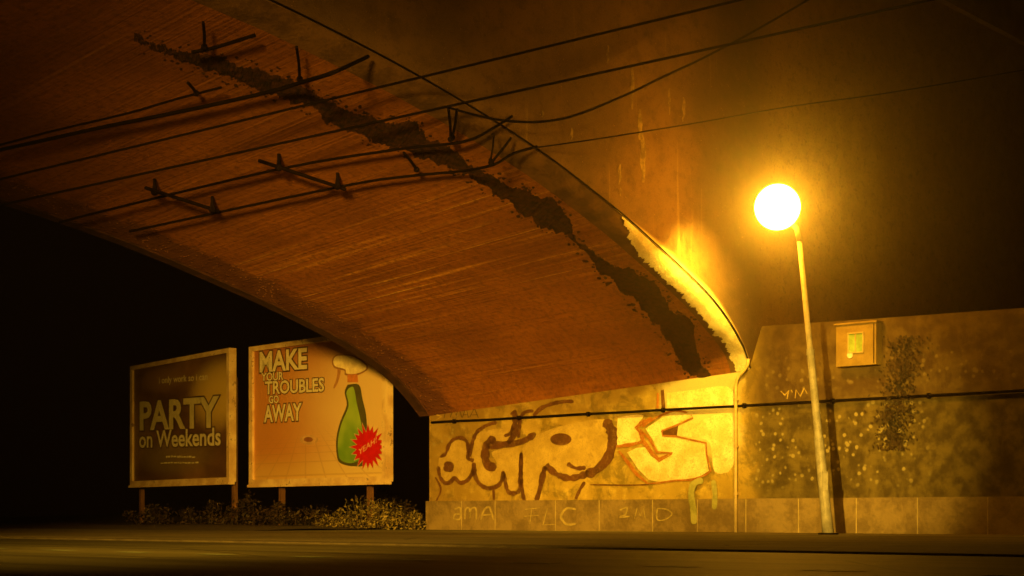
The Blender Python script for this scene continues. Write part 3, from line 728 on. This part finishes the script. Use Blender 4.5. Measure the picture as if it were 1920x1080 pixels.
# brackets: crossbars with insulators and hangers
def bracket(pa, pb, hangers, label):
    o = thing('wire_bracket', label, 'bracket', pa, 'brackets holding the wires'); mb = MB(); mb.tube([pa, pb], .03, 6); mb.build('crossbar', MT['iron'], o)
    for h in hangers:
        up = Vector((0, 0, .26)); mb = MB(); mb.tube([h, h+up*.5, h+up], [.05, .028, .028], 8); mb.build('hanger', MT['iron'], o)
        mb = MB(); mb.box(h+up+Vector((-.13, -.05, 0)), Vector((.26, 0, 0)), Vector((0, .1, 0)), Vector((0, 0, .035))); mb.build('hanger_plate', MT['iron'], o)
        mb = MB(); mb.sphere(h, .065, 10, 8); mb.build('insulator', MT['iron'], o)
bracket(under(485, 301, .22), under(648, 355, .22), [under(523, 314, .22), under(633, 349, .22)], 'brighter right-hand crossbar bracket with two hangers under the middle of the vault')
bracket(under(272, 352, .22), under(410, 396, .22), [under(290, 360, .22), under(398, 392, .22)], 'dim left-hand crossbar bracket with two hangers near the far edge')
def dropper(p, q, label, r=.022):
    o = thing('wire_dropper', label, 'dropper', p, 'droppers between wires'); mb = MB(); mb.tube([p, p.lerp(q, .5)+Vector((.01, 0, 0)), q], r, 6); mb.build('rod', MT['iron'], o)
    mb = MB(); mb.sphere(q, r*2.2, 8, 6); mb.build('clip', MT['iron'], o)
dropper(under(841, 205), under(845, 261), 'upright dropper left of the forked pair above the vault rod')
dropper(under(857, 205), under(848, 258), 'slanting dropper beside the upright one')
dropper(under(757, 286), under(781, 318), 'short bent dropper just below the crumbling strip')
dropper(front(958, 259, .15), front(921, 305, .15), 'leaning dropper between the two rod ends at the arch edge')
dropper(front(926, 250, .13), front(920, 300, .13), 'thin upright dropper left of the leaning one at the arch edge', .015)
dropper(under(556, 88), under(562, 148), 'faint dropper hanging above the topmost rod')
dropper(under(381, 42), under(383, 88), 'faintest dropper near the top left corner')
dropper(under(352, 155), under(368, 175), 'small hook hanging at the upper left')

# ------------------------------------------------------------------ billboards
class Board:
    def __init__(s, uL, uR, vTL, vBL, vTR, vBR, H):
        YL = H*F/(vBL-vTL); YR = H*F/(vBR-vTR)
        s.a = Vector(((uL-960)/F*YL, YL, 0)); b = Vector(((uR-960)/F*YR, YR, 0)); s.w = (b-s.a).length
        s.x = (b-s.a).normalized(); s.n = Vector((s.x.y, -s.x.x, 0)); s.z0 = ((VH-vBL)/F*YL+(VH-vBR)/F*YR)/2; s.z1 = s.z0+H
    def p(s, x, z, o=0): return s.a+s.x*x+s.n*o+Vector((0, 0, z+EYE))
    def hit(s, u, v):
        r = ray(u, v); Y = s.a.dot(s.n)/(r.x*s.n.x+r.y*s.n.y); q = Vector((r.x*Y, Y, 0))-s.a; return q.dot(s.x), r.z*Y
def board(B, label, legs, fw=.125):
    o = thing('billboard', label, 'billboard', B.p(B.w/2, PG, 0), 'billboards beyond the bridge'); Z = Vector((0, 0, 1)); H = B.z1-B.z0
    mb = MB(); mb.box(B.p(.02, B.z0+.02, -.14), B.x*(B.w-.04), B.n*.1, Z*(H-.04)); mb.build('back_panel', MT['back'], o)
    mb = MB()
    mb.box(B.p(0, B.z0, -.16), B.x*B.w, B.n*.22, Z*fw); mb.box(B.p(0, B.z1-fw, -.16), B.x*B.w, B.n*.22, Z*fw)
    mb.box(B.p(0, B.z0+fw, -.16), B.x*fw*1.25, B.n*.217, Z*(H-2*fw)); mb.box(B.p(B.w-fw*1.25, B.z0+fw, -.16), B.x*fw*1.25, B.n*.217, Z*(H-2*fw))
    mb.build('frame', MT['frame'], o)
    mb = MB(); e_ = .045
    for (x, z, ww, hh) in ((0, B.z0+fw, B.w, e_), ): pass
    mb.box(B.p(-.02, B.z0-.07, -.1), B.x*(B.w+.04), B.n*.2, Z*.068); mb.build('ledge', MT['frame'], o)
    for u in legs:
        x = B.hit(u, 930)[0]; mb = MB(); mb.box(B.p(x-.06, PG-.05, -.3), B.x*.12, B.n*.12, Z*(H*.8+B.z0-PG)); mb.build('post', MT['fpost'], o)
    return o
def text_mesh(s, body, off=.0, italic=0.0):
    cu = bpy.data.curves.new('t', 'FONT'); cu.body = body; cu.size = 1; cu.offset = off; cu.resolution_u = 3; cu.shear = italic; cu.space_character = s
    ob = bpy.data.objects.new('t', cu); C.objects.link(ob); bpy.context.view_layer.update()
    me = bpy.data.meshes.new_from_object(ob.evaluated_get(bpy.context.evaluated_depsgraph_get()))
    vs = [v.co.copy() for v in me.vertices]; fs = [tuple(p.vertices) for p in me.polygons]
    bpy.data.objects.remove(ob); bpy.data.meshes.remove(me); bpy.data.curves.remove(cu); return vs, fs
def letters(B, body, uvL, uvR, hpx, off_txt=.035, mats=None, parent=None, lift=.01, outline=0, rot=None, name='lettering', sp=1.0, outmat=None):
    """lay lettering between two baseline picture points on the board, hpx tall"""
    xa, za = B.hit(*uvL); xb, zb = B.hit(*uvR)
    ref, _ = text_mesh(sp, body, off_txt)
    x0 = min(v.x for v in ref); x1 = max(v.x for v in ref); y1 = max(v.y for v in ref)
    zt = B.hit(uvL[0], uvL[1]-hpx)[1]; hh = zt-za
    for kind in ((1, 0) if outline else (0,)):
        vs, fs = (ref, _) if not kind else text_mesh(sp, body, off_txt+outline)
        out = []
        for v in vs:
            q = (v.x-x0)/(x1-x0); yy = v.y/y1; out.append(B.p(xa+(xb-xa)*q, za+(zb-za)*q+hh*yy, lift if not kind else lift-.004))
        mb = MB(); mb.add(out, fs); mb.build(name if not kind else name+'_outline', mats if not kind else (outmat or MT['txt_dark']), parent)
MT['txt_dark'] = flat('dark_brown_ink', (.10, .05, .03)); MT['txt_cream'] = flat('cream_ink', (.78, .72, .5), .08, .5)
MT['txt_yel'] = flat('pale_yellow_ink', (.66, .6, .33), .08, .5)
def poster1():
    m = M('party_poster'); co = m.coord('UV'); sx = m.sep(co)
    n = m.noise(co, 2.5, 4, .6, .4)
    c = m.mix(m.ramp(n, .35, .7), (.11, .055, .025), (.26, .14, .055))
    def blob(x, y, rx, ry, col, k, c):
        d = m.math('ADD', m.math('POWER', m.math('ABSOLUTE', m.math('DIVIDE', m.math('SUBTRACT', sx[0], x), rx)), 2), m.math('POWER', m.math('ABSOLUTE', m.math('DIVIDE', m.math('SUBTRACT', sx[1], y), ry)), 2))
        return m.mix(m.math('MULTIPLY', m.ramp(d, 1, 0), k), c, col)
    c = blob(.90, .68, .34, .34, (.75, .55, .12), .85, c); c = blob(.3, .88, .3, .14, (.34, .2, .08), .6, c)
    c = blob(.45, .2, .5, .2, (.28, .22, .08), .55, c); c = blob(.05, .42, .2, .3, (.3, .2, .08), .4, c)
    return m.fin(c, .45)
def poster2():
    m = M('cleaner_poster'); co = m.coord('UV'); sx = m.sep(co)
    n = m.noise(co, 1.6, 4, .5)
    c = m.mix(m.ramp(m.math('ADD', sx[0], m.math('MULTIPLY', n, .4)), .35, 1.05), (.60, .27, .08), (.80, .60, .31))
    c = m.mix(m.ramp(sx[1], .75, 1.05), c, (.42, .17, .06))
    c = m.mix(m.math('MULTIPLY', m.ramp(sx[1], .25, .0), .5), c, (.78, .62, .22))
    # tiled floor of the pictured bathroom, in perspective
    dep = m.math('DIVIDE', .22, m.math('MAXIMUM', m.math('SUBTRACT', .52, sx[1]), .02))
    col = m.math('FRACT', m.math('MULTIPLY', m.math('MULTIPLY', m.math('SUBTRACT', sx[0], .42), dep), 15)); row = m.math('FRACT', m.math('MULTIPLY', dep, 9))
    g = m.math('MAXIMUM', m.ramp(m.math('ABSOLUTE', m.math('SUBTRACT', col, .5)), .44, .48), m.ramp(m.math('ABSOLUTE', m.math('SUBTRACT', row, .5)), .42, .48))
    g = m.math('MULTIPLY', m.math('MULTIPLY', g, m.ramp(sx[1], .5, .22)), .32)
    c = m.mix(g, c, (.36, .18, .08))
    return m.fin(c, .45)
def face(B, o, mat, fw=.125):
    a, b = fw*1.25, fw; q = [(a, B.z0+b), (B.w-a, B.z0+b), (B.w-a, B.z1-b), (a, B.z1-b)]
    return link('poster', [B.p(x, z, -.012) for x, z in q], [(0, 1, 2, 3)], mat, o, None, [(0, 0), (1, 0), (1, 1), (0, 1)])
B1 = Board(247, 433, 684, 907, 656, 907, 3.6)
o1 = board(B1, 'left billboard with a dark brown party poster in a pale frame', (252, 425)); po1 = face(B1, o1, poster1())
letters(B1, 'i only work so i can', (298, 719), (389, 712), 12, .012, MT['txt_cream'], po1, .0, 0, None, 'slogan')
letters(B1, 'PARTY', (262, 805), (411, 799), 52, .032, MT['txt_yel'], po1, .004, .035, None, 'headline')
letters(B1, 'on Weekends', (261, 839), (414, 834), 30, .022, MT['txt_cream'], po1, .004, .05, None, 'subheading')
mb = MB()
def dashrow(B, uL, uR, v, hh, seed):
    rnd = random.Random(seed); u = uL
    while u < uR:
        w_ = rnd.uniform(2.5, 6); x0, z0 = B.hit(u, v+rnd.uniform(-.5, .5)); x1 = B.hit(u+w_, v)[0]; h1 = hh*rnd.uniform(.6, 1.2)
        mb.add([B.p(x0, z0, .0), B.p(x1, z0, .0), B.p(x1, z0+h1, .0), B.p(x0, z0+h1, .0)], [(0, 1, 2, 3)]); u += w_+rnd.uniform(.8, 2)
dashrow(B1, 311, 361, 858, .05, 1); dashrow(B1, 301, 368, 869, .04, 2); mb.build('small_print', MT['txt_cream'], po1)
B2 = Board(470, 727, 648, 906, 618, 906, 3.6)
o2 = board(B2, 'right billboard with an orange poster of a green spray bottle, corner cut by the arch', (514, 679)); po2 = face(B2, o2, poster2())
for body, l, r, h, of in (('MAKE', (487, 697), (576, 690), 37, .03), ('YOUR', (490, 714), (532, 712), 15, .026), ('TROUBLES', (497, 739), (608, 733), 24, .025), ('GO', (504, 756), (523, 755), 14, .026), ('AWAY', (495, 791), (566, 787), 31, .03)):
    letters(B2, body, l, r, h, of, MT['txt_cream'] if of > .02 else MT['txt_yel'], po2, .004, .05, None, 'headline')
def z1(x, y): return (200+x/2.571, 600+y/2.571)
def bpoly(pts, mat, name, lift, sm=True, B=B2, o=po2):
    pts = smooth_pts(list(pts)+[pts[0]], 4)[:-1] if sm else pts; q = [B.hit(*z1(*p)) for p in pts]
    return link(name, [B.p(x, z, lift) for x, z in q], [tuple(range(len(q)))], mat, o)
green = M('green_bottle_print'); cog = green.coord('Object'); green = green.fin(green.mix(green.ramp(green.noise(cog, .8, 3), .35, .62), (.16, .36, .04), (.36, .56, .09)), .4)
bpoly([(1160, 312), (1215, 312), (1232, 380), (1250, 460), (1254, 560), (1246, 690), (1190, 705), (1125, 690), (1108, 650), (1106, 570), (1125, 490), (1156, 410), (1146, 350)], flat('dark_bottle_edge', (.09, .09, .03)), 'bottle_shadow', -.006)
bpoly([(1166, 330), (1190, 325), (1205, 400), (1225, 490), (1235, 570), (1228, 660), (1180, 690), (1130, 676), (1116, 640), (1116, 570), (1134, 495), (1166, 415), (1155, 355)], green, 'bottle_body', -.002)
bpoly([(1160, 262), (1208, 262), (1212, 300), (1160, 300)], flat('orange_collar_print', (.6, .22, .06)), 'bottle_collar', -.002, False)
bpoly([(1088, 185), (1112, 164), (1182, 168), (1242, 200), (1259, 235), (1209, 266), (1150, 266), (1144, 244), (1100, 233), (1085, 208)], flat('nozzle_edge_print', (.34, .16, .06)), 'nozzle_edge', -.005)
bpoly([(1095, 185), (1115, 172), (1180, 175), (1235, 205), (1250, 235), (1205, 258), (1155, 258), (1150, 238), (1105, 225), (1092, 205)], flat('cream_nozzle_print', (.92, .76, .45)), 'bottle_nozzle', -.002)
bpoly([(1112, 235), (1128, 240), (1120, 285), (1102, 325), (1092, 325), (1108, 280)], flat('brown_trigger_print', (.5, .25, .1)), 'bottle_trigger', -.001)
bpoly([(975+44*math.cos(a*math.pi/8), 577+24*math.sin(a*math.pi/8)) for a in range(16)], flat('drain_ring_print', (.62, .4, .2)), 'floor_drain', -.004)
bpoly([(972+22*math.cos(a*math.pi/8), 576+12*math.sin(a*math.pi/8)) for a in range(16)], flat('drain_hole_print', (.28, .11, .04)), 'floor_drain', -.001)
star = []
for k in range(40):
    r = (1 if k % 2 == 0 else .66)*(1+.06*math.sin(k*2.3)); a = k*2*math.pi/40
    star.append((1260+84*r*math.cos(a), 612+112*r*math.sin(a)))
star2 = [(1260+(x-1260)*1.07, 612+(y-612)*1.07) for x, y in star]
bpoly(star2, MT['txt_yel'], 'starburst_edge', .002, False)
bpoly(star, flat('red_print', (.62, .012, .01), .08, .5), 'starburst', .006, False)
letters(B2, 'YEAH!', z1(1216, 652), z1(1303, 590), 11, .012, flat('pink_ink', (.8, .45, .3)), po2, .011, 0, None, 'starburst_lettering')

# ------------------------------------------------------------------ shrubs and weeds
def shrub(name, label, cat, base, w_, h, dpt, nleaf, mat, stems=7, leaf=.05, grp=None, seed=1):
    rnd = random.Random(seed); o = thing(name, label, cat, base, grp); base = Vector(base)
    mb = MB(); tips = []
    for k in range(stems):
        a = rnd.uniform(-1, 1); b = rnd.uniform(-1, 1); hh = h*rnd.uniform(.3, 1.15)*(1-.35*abs(a))
        tip = base+Vector((a*w_/2, b*dpt/2, hh)); r0 = base+Vector((a*w_*.32, b*dpt*.3, -.03)); mid = r0.lerp(tip, .5)+Vector((0, 0, h*.1))
        mb.tube([r0, mid, tip], [.012, .009, .004], 5); tips.append((r0, mid, tip))
    mb.build('stems', MT['stem'], o)
    vs = []; fs = []
    for i in range(nleaf):
        r0, mid, tip = rnd.choice(tips); q = rnd.random()**.7
        c = (r0.lerp(mid, q*2) if q < .5 else mid.lerp(tip, q*2-1))
        sp = (.07+.10*h)*(1.3-q*.75); c = c+Vector((rnd.gauss(0, sp), rnd.gauss(0, sp), rnd.gauss(0, sp*.5)))
        if c.z < base.z+.01: c.z = base.z+.01+rnd.random()*.05
        d1 = Vector((rnd.uniform(-1, 1), rnd.uniform(-1, 1), rnd.uniform(-.3, 1))).normalized(); d2 = d1.orthogonal().normalized()
        d2 = (d2+d1.cross(d2)*rnd.uniform(-1, 1)).normalized(); l = leaf*rnd.uniform(.35, 1.9); n = len(vs)
        vs += [c-d1*l, c+d2*l*.42, c+d1*l, c-d2*l*.42]; fs.append((n, n+1, n+2, n+3))
    link('foliage', vs, fs, mat, o)
    return o
def gpos(u, Y, dz=0): return Vector(((u-960)/F*Y, Y, PG+EYE+dz))
shrub('leafy_shrub', 'pale leafy shrub lit below the right billboard, next to the wall end', 'shrub', gpos(690, 36.0), 1.5, .72, .8, 1300, MT['leaf'], 24, .034, None, 3)
shrub('leafy_shrub', 'low straggling shrub at the foot of the right billboard, left of the larger pale one', 'shrub', gpos(622, 36.4), .9, .45, .6, 450, MT['leaf'], 13, .03, None, 5)
shrub('weed_clump', 'small weed clump against the left end of the wall', 'weeds', gpos(768, 35.9),   .6, .5, .4, 500, MT['leaf'], 7, .026, None, 6)
iv = thing('ivy_patch', 'dark ivy hanging on the wall right of the cabinet', 'ivy', P(12.0, .02, on_s(1690, 840)[1]))
rnd = random.Random(4); vs = []; fs = []
for q in range(1300):
    u = 1688+rnd.gauss(0, 8+9*abs(math.sin(q*.7)))+(rnd.random()-.5)*30; v = rnd.uniform(630, 845); t, z = on_s(u-(v-740)*.12, v); c = P(t, .02+abs(rnd.gauss(0, .05)), z)
    a = rnd.uniform(0, 6.28); l = rnd.uniform(.012, .035); d1 = (D*math.cos(a)+Vector((0, 0, 1))*math.sin(a)+S*rnd.uniform(-.4, .4))*l; d2 = (D*-math.sin(a)+Vector((0, 0, 1))*math.cos(a))*l*.6; n = len(vs)
    vs += [c-d1, c+d2, c+d1, c-d2]; fs.append((n, n+1, n+2, n+3))
link('foliage', vs, fs, MT['leafd'], iv)
mb = MB(); mb.tube([P(on_s(1688-(845-24*k-740)*.12, 740)[0]+.05*math.sin(k*2), .015, on_s(1690, 845-24*k)[1]) for k in range(9)], .01, 5); mb.build('stem', MT['stem'], iv)
for i, (u, Y, w_, h, lab) in enumerate([(560, 41, 1.5, .75, 'dark scrub bush between the posts of the right billboard'), (470, 42.5, 1.6, .8, 'dark scrub bush under the gap between the billboards'), (385, 43.5, 1.7, .75, 'dark scrub bush beneath the right half of the party billboard'), (300, 45, 1.8, .7, 'dark scrub bush beneath the left half of the party billboard'), (720, 40.5, 1.3, .95, 'dark twiggy bush behind the pale shrub')]):
    shrub('scrub_bush', lab, 'bush', gpos(u, Y), w_, h, .8, 900, MT['leafd'], 10, .045, None, 20+i)

# ------------------------------------------------------------------ haze volume added for the lamp's halo
mb = MB(); mb.box((-70, -14, -1.2), (150, 0, 0), (0, 110, 0), (0, 0, 16)); hz = struct(mb.build('haze', None, None, False, (0, 0, 0)), 'stuff')
m = bpy.data.materials.new('haze'); m.use_nodes = True; nt = m.node_tree; nt.nodes.clear()
o_ = nt.nodes.new('ShaderNodeOutputMaterial'); v_ = nt.nodes.new('ShaderNodeVolumePrincipled'); nt.links.new(v_.outputs[0], o_.inputs['Volume'])
v_.inputs['Color'].default_value = (.9, .88, .85, 1); v_.inputs['Density'].default_value = HAZE; v_.inputs['Anisotropy'].default_value = .96
hz.data.materials.clear(); hz.data.materials.append(m)
